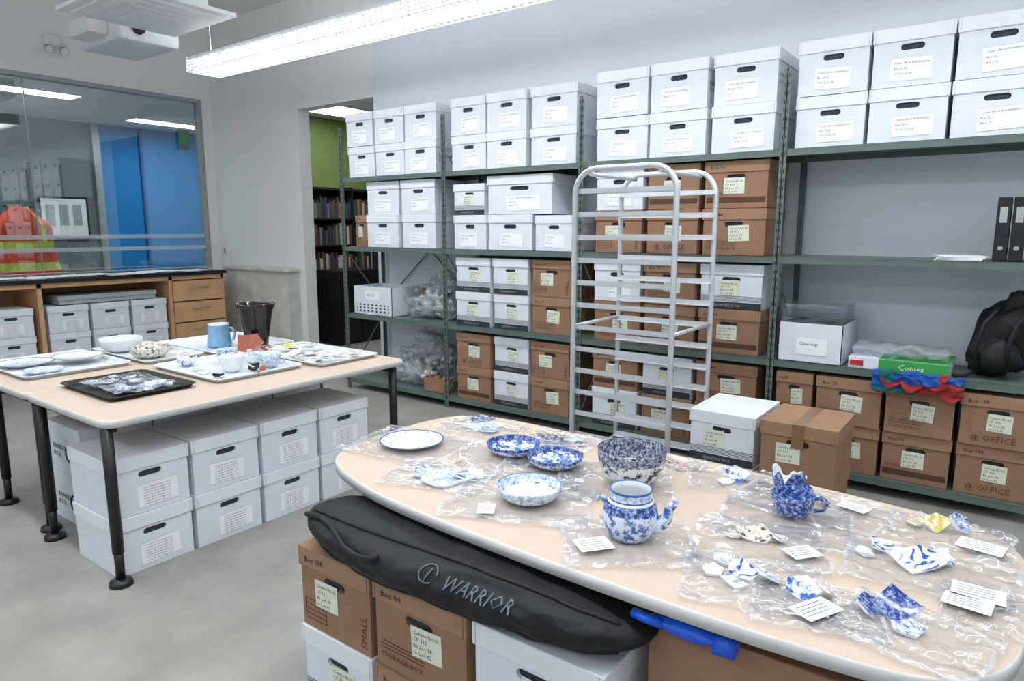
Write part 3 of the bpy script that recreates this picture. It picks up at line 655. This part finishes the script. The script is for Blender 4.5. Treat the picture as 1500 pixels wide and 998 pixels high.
a.tube([(-.07,0,.10),(-.088,0,.108),(-.098,0,.098)],[.011,.009,.007],'cer_blue',10);a.tube([(-.074,0,.05),(-.085,0,.045)],[.011,.008],'cer_blue',10);a.done((-.755,1.54,ZT),.25,rest=ZT,sc_=.92)
bag(-.67,2.08,.26,.2,.3,11);shards('ceramic_shards',-.665,2.10,[(0,0,.085,.07,5,'cer_scene_blue',.8,0,.3,51),(-.02,-.03,.07,.05,4,'porcelain',.1,0,1,52),(.02,.02,.05,.05,4,'cer_blue',.5,0,2,53)])
bag(-.42,2.02,.40,.26,-.1,12,label=(.10,.06,.08,.05,-.2))
def cup(name,x,y,R,H,mo,mi_,jag=0,hnd=None,z=ZT,rot=None,seed=1,rim=None):
    a=MB(name);a.lathe(bowlprof(R,H,R*.5,mo,mi_,rim,8,line='cobalt' if rim else None),mo,jag=jag,seed=seed)
    if hnd is not None:
        c,s=math.cos(hnd),math.sin(hnd);P=[(R*.93,H*.82),(R*1.25,H*.88),(R*1.5,H*.65),(R*1.4,H*.4),(R*.93,H*.32)];a.tube([(p*c,p*s,q) for p,q in P],.0055,mo,8)
    return a.done((x,y,z),rot=rot,rest=z)
cup('broken_cup',-.50,2.09,.050,.085,'cer_deep','porcelain',.05,seed=5);shards('ceramic_shards',-.445,2.06,[(0,0,.07,.07,5,'cer_deep',.85,0,.8,55),(.05,.0,.05,.05,5,'cer_deep',.6,0,2,56)])
bag(-.45,1.86,.34,.28,.2,13);cup('ceramic_teacup',-.448,1.93,.058,.07,'cer_deep','porcelain',.004,.3,rim='cer_deep')
bag(-.47,1.70,.32,.26,.3,14,label=(.10,-.04,.08,.06,.6));shards('ceramic_shards',-.485,1.725,[(0,0,.10,.08,5,'cer_brown',.4,0,.5,61),(.05,.02,.06,.06,5,'cer_brown',.3,.2,1.5,62),(-.05,-.02,.06,.05,5,'cer_brown',.1,0,2.5,63)])
bag(-.42,1.48,.30,.24,.3,15);shards('ceramic_shards',-.45,1.51,[(0,0,.08,.07,5,'cer_flow',.4,.1,.5,71),(-.055,.03,.065,.055,5,'cer_light',.3,0,1.3,72),(.055,.0,.07,.06,5,'cer_flow',.5,0,2.4,73),(0,-.055,.07,.045,4,'cer_light',.2,0,.1,74),(-.06,-.03,.05,.05,4,'porcelain',.2,0,.6,75)])
bag(-.28,1.46,.26,.2,.3,16,label=(.0,-.02,.10,.06,.8));shards('ceramic_shards',-.315,1.50,[(0,0,.075,.07,5,'cer_scene_blue',.6,0,.3,81),(.045,.02,.05,.06,5,'cer_blue',.6,.2,2,82)])
bag(-.10,1.47,.27,.22,-.2,17);shards('ceramic_shards',-.135,1.53,[(0,0,.10,.09,5,'cer_deep',.7,0,.1,91),(-.05,-.02,.08,.07,5,'cer_deep',.5,.2,1,92),(.03,-.05,.07,.05,4,'cer_blue',.3,0,.4,93)])
bag(-.10,1.78,.36,.24,.1,18,label=(.09,-.07,.10,.07,-.1));shards('broken_plate',-.13,1.80,[(0.01,0,.15,.11,2.5,'cer_flow',.35,0,.2,101),(-.08,.05,.09,.07,3,'cer_flow',.25,.1,1.1,102),(-.11,.0,.06,.05,3,'porcelain',.1,0,2,103),(.05,.06,.08,.06,4,'cer_flow',.5,0,1.4,104)])
bag(-.08,2.03,.28,.2,.0,19,label=(.07,-.04,.10,.07,-.15));shards('ceramic_shards',-.115,2.07,[(0,0,.09,.07,5,'cer_yellow',.5,0,.3,111),(.05,.02,.06,.07,5,'cer_blue',.8,0,1,112),(-.05,-.01,.07,.05,5,'cer_yellow',.3,0,2,113)])
bag(.0,1.66,.14,.2,.1,20,label=(-.02,0,.09,.06,-.2))
def tray(x0,x1,y0,y1,m,z=ZT):
    a=MB('serving_tray');r=.035
    P0=rrect(x0+.018,x1-.018,y0+.018,y1-.018,[r]*4,5);P1=rrect(x0+.008,x1-.008,y0+.008,y1-.008,[r]*4,5);P2=rrect(x0,x1,y0,y1,[r+.005]*4,5)
    L=[[a.bm.verts.new((x,y,z)) for x,y in P0],[a.bm.verts.new((x,y,z+.022)) for x,y in P1],[a.bm.verts.new((x,y,z+.024)) for x,y in P2],[a.bm.verts.new((x,y,z+.019)) for x,y in P2]]
    i=a.mi(m);n=len(P0);a.face(L[0],i)
    for q in range(3):
        for k in range(n): a.face([L[q][k],L[q][(k+1)%n],L[q+1][(k+1)%n],L[q+1][k]],i,True)
    a.done()
ZL=ZT+.002
tray(-4.88,-4.17,1.3,1.86,'tray_white');plate(-4.66,1.47,.15,'porcelain','cobalt',z=ZL,ctr='cer_light');plate(-4.52,1.70,.14,'porcelain','cer_black',z=ZL+.022,ctr='porcelain');plate(-4.33,1.45,.1,'cer_light','cer_blue',z=ZL)
tray(-3.9,-3.32,1.36,1.79,'tray_black');rd=random.Random(3)
shards('ceramic_shards',-3.61,1.575,[(rd.uniform(-.2,.2),rd.uniform(-.12,.12),rd.uniform(.05,.1),rd.uniform(.04,.08),3,rd.choice(['porcelain','cer_black','cer_light','porcelain','cer_blue']),rd.uniform(-.1,.2),0,rd.uniform(0,6),200+k) for k in range(40)],z=ZL)
bag(-3.61,1.575,.42,.3,0,31,z=ZL+.014)
tray(-4.86,-4.1,1.9,2.28,'tray_white');bowl(-4.70,2.03,.13,.09,.06,'porcelain','porcelain',z=ZL);bowl(-4.34,2.04,.12,.075,.055,'cer_brown','porcelain','cer_brown',z=ZL,jag=.01);bowl(-4.52,2.18,.07,.05,.04,'cer_brown','porcelain',z=ZL);shards('ceramic_shards',-4.2,2.2,[(0,0,.08,.06,5,'cer_brown',.5,0,0,301),(-.07,.02,.07,.06,5,'porcelain',.3,0,1,302)],z=ZL)
tray(-4.78,-4.03,2.3,2.9,'tray_white')
a=MB('ceramic_mug');a.lathe([(.001,.004),(.07,.004),(.078,0),(.08,.02),(.072,.08),(.068,.15,'porcelain'),(.07,.158,'porcelain'),(.064,.156,'porcelain'),(.066,.08,'porcelain'),(.07,.01,'porcelain'),(.001,.008,'porcelain')],'mug_blue')
a.tube([(.066,0,.13),(.10,0,.13),(.118,0,.09),(.10,0,.05),(.075,0,.04)],.009,'mug_blue',8);a.done((-4.36,2.52,ZL),.5,rest=ZL)
a=MB('redware_pot');a.lathe([(.001,.004),(.062,.004,'glaze_brown'),(.066,0,'glaze_brown'),(.070,.04,'glaze_brown'),(.086,.14,'glaze_brown'),(.104,.24,'glaze_brown'),(.116,.262,'glaze_brown'),(.120,.28,'glaze_brown'),(.109,.28,'glaze_brown'),(.096,.24,'glaze_brown'),(.078,.12,'glaze_brown'),(.060,.01,'glaze_brown'),(.001,.01,'glaze_brown')],'glaze_brown',jag=.01,seed=8,seg=48);a.done((-4.13,2.66,ZL),rest=ZL,sc_=1.08)
shards('redware_shards',-4.02,2.53,[(0,0,.20,.17,3,'terracotta',.85,0,.8,311),(.09,.06,.09,.07,3,'terracotta',.6,0,.5,312)],z=ZL)
tray(-3.99,-3.29,1.87,2.42,'tray_white');cup('ceramic_cup',-3.88,2.03,.055,.06,'cer_flow','porcelain',.02,z=ZL,seed=2);cup('ceramic_cup',-3.80,2.24,.062,.08,'cer_blue','cer_light',.0,z=ZL);cup('ceramic_teacup',-3.52,2.10,.068,.10,'porcelain','porcelain',.01,2.5,z=ZL);cup('ceramic_teacup',-3.46,2.3,.066,.085,'cer_light','porcelain',.0,.4,z=ZL);cup('ceramic_cup',-3.66,2.32,.05,.06,'porcelain','cer_light',.02,z=ZL,seed=4)
shards('redware_shards',-3.42,2.18,[(0,0,.09,.07,5,'glaze_brown',.8,0,.3,321),(.02,.03,.07,.05,5,'terracotta',.5,0,1,322)],z=ZL)
shards('ceramic_shards',-3.44,1.97,[(0,0,.08,.05,5,'glaze_brown',.3,0,.3,331),(-.15,.0,.08,.06,5,'porcelain',.2,0,1,332),(-.27,.03,.09,.06,4,'cer_light',.2,0,2,333)],z=ZL)
tray(-3.98,-3.2,2.46,2.92,'tray_white')
shards('ceramic_shards',-3.59,2.69,[(rd.uniform(-.33,.33),rd.uniform(-.17,.17),rd.uniform(.06,.13),rd.uniform(.05,.1),3,rd.choice(['porcelain','cer_rust','cer_light','cer_flow','cer_yellow','cer_light']),rd.uniform(-.1,.4),0,rd.uniform(0,6),400+k) for k in range(34)],z=ZL)
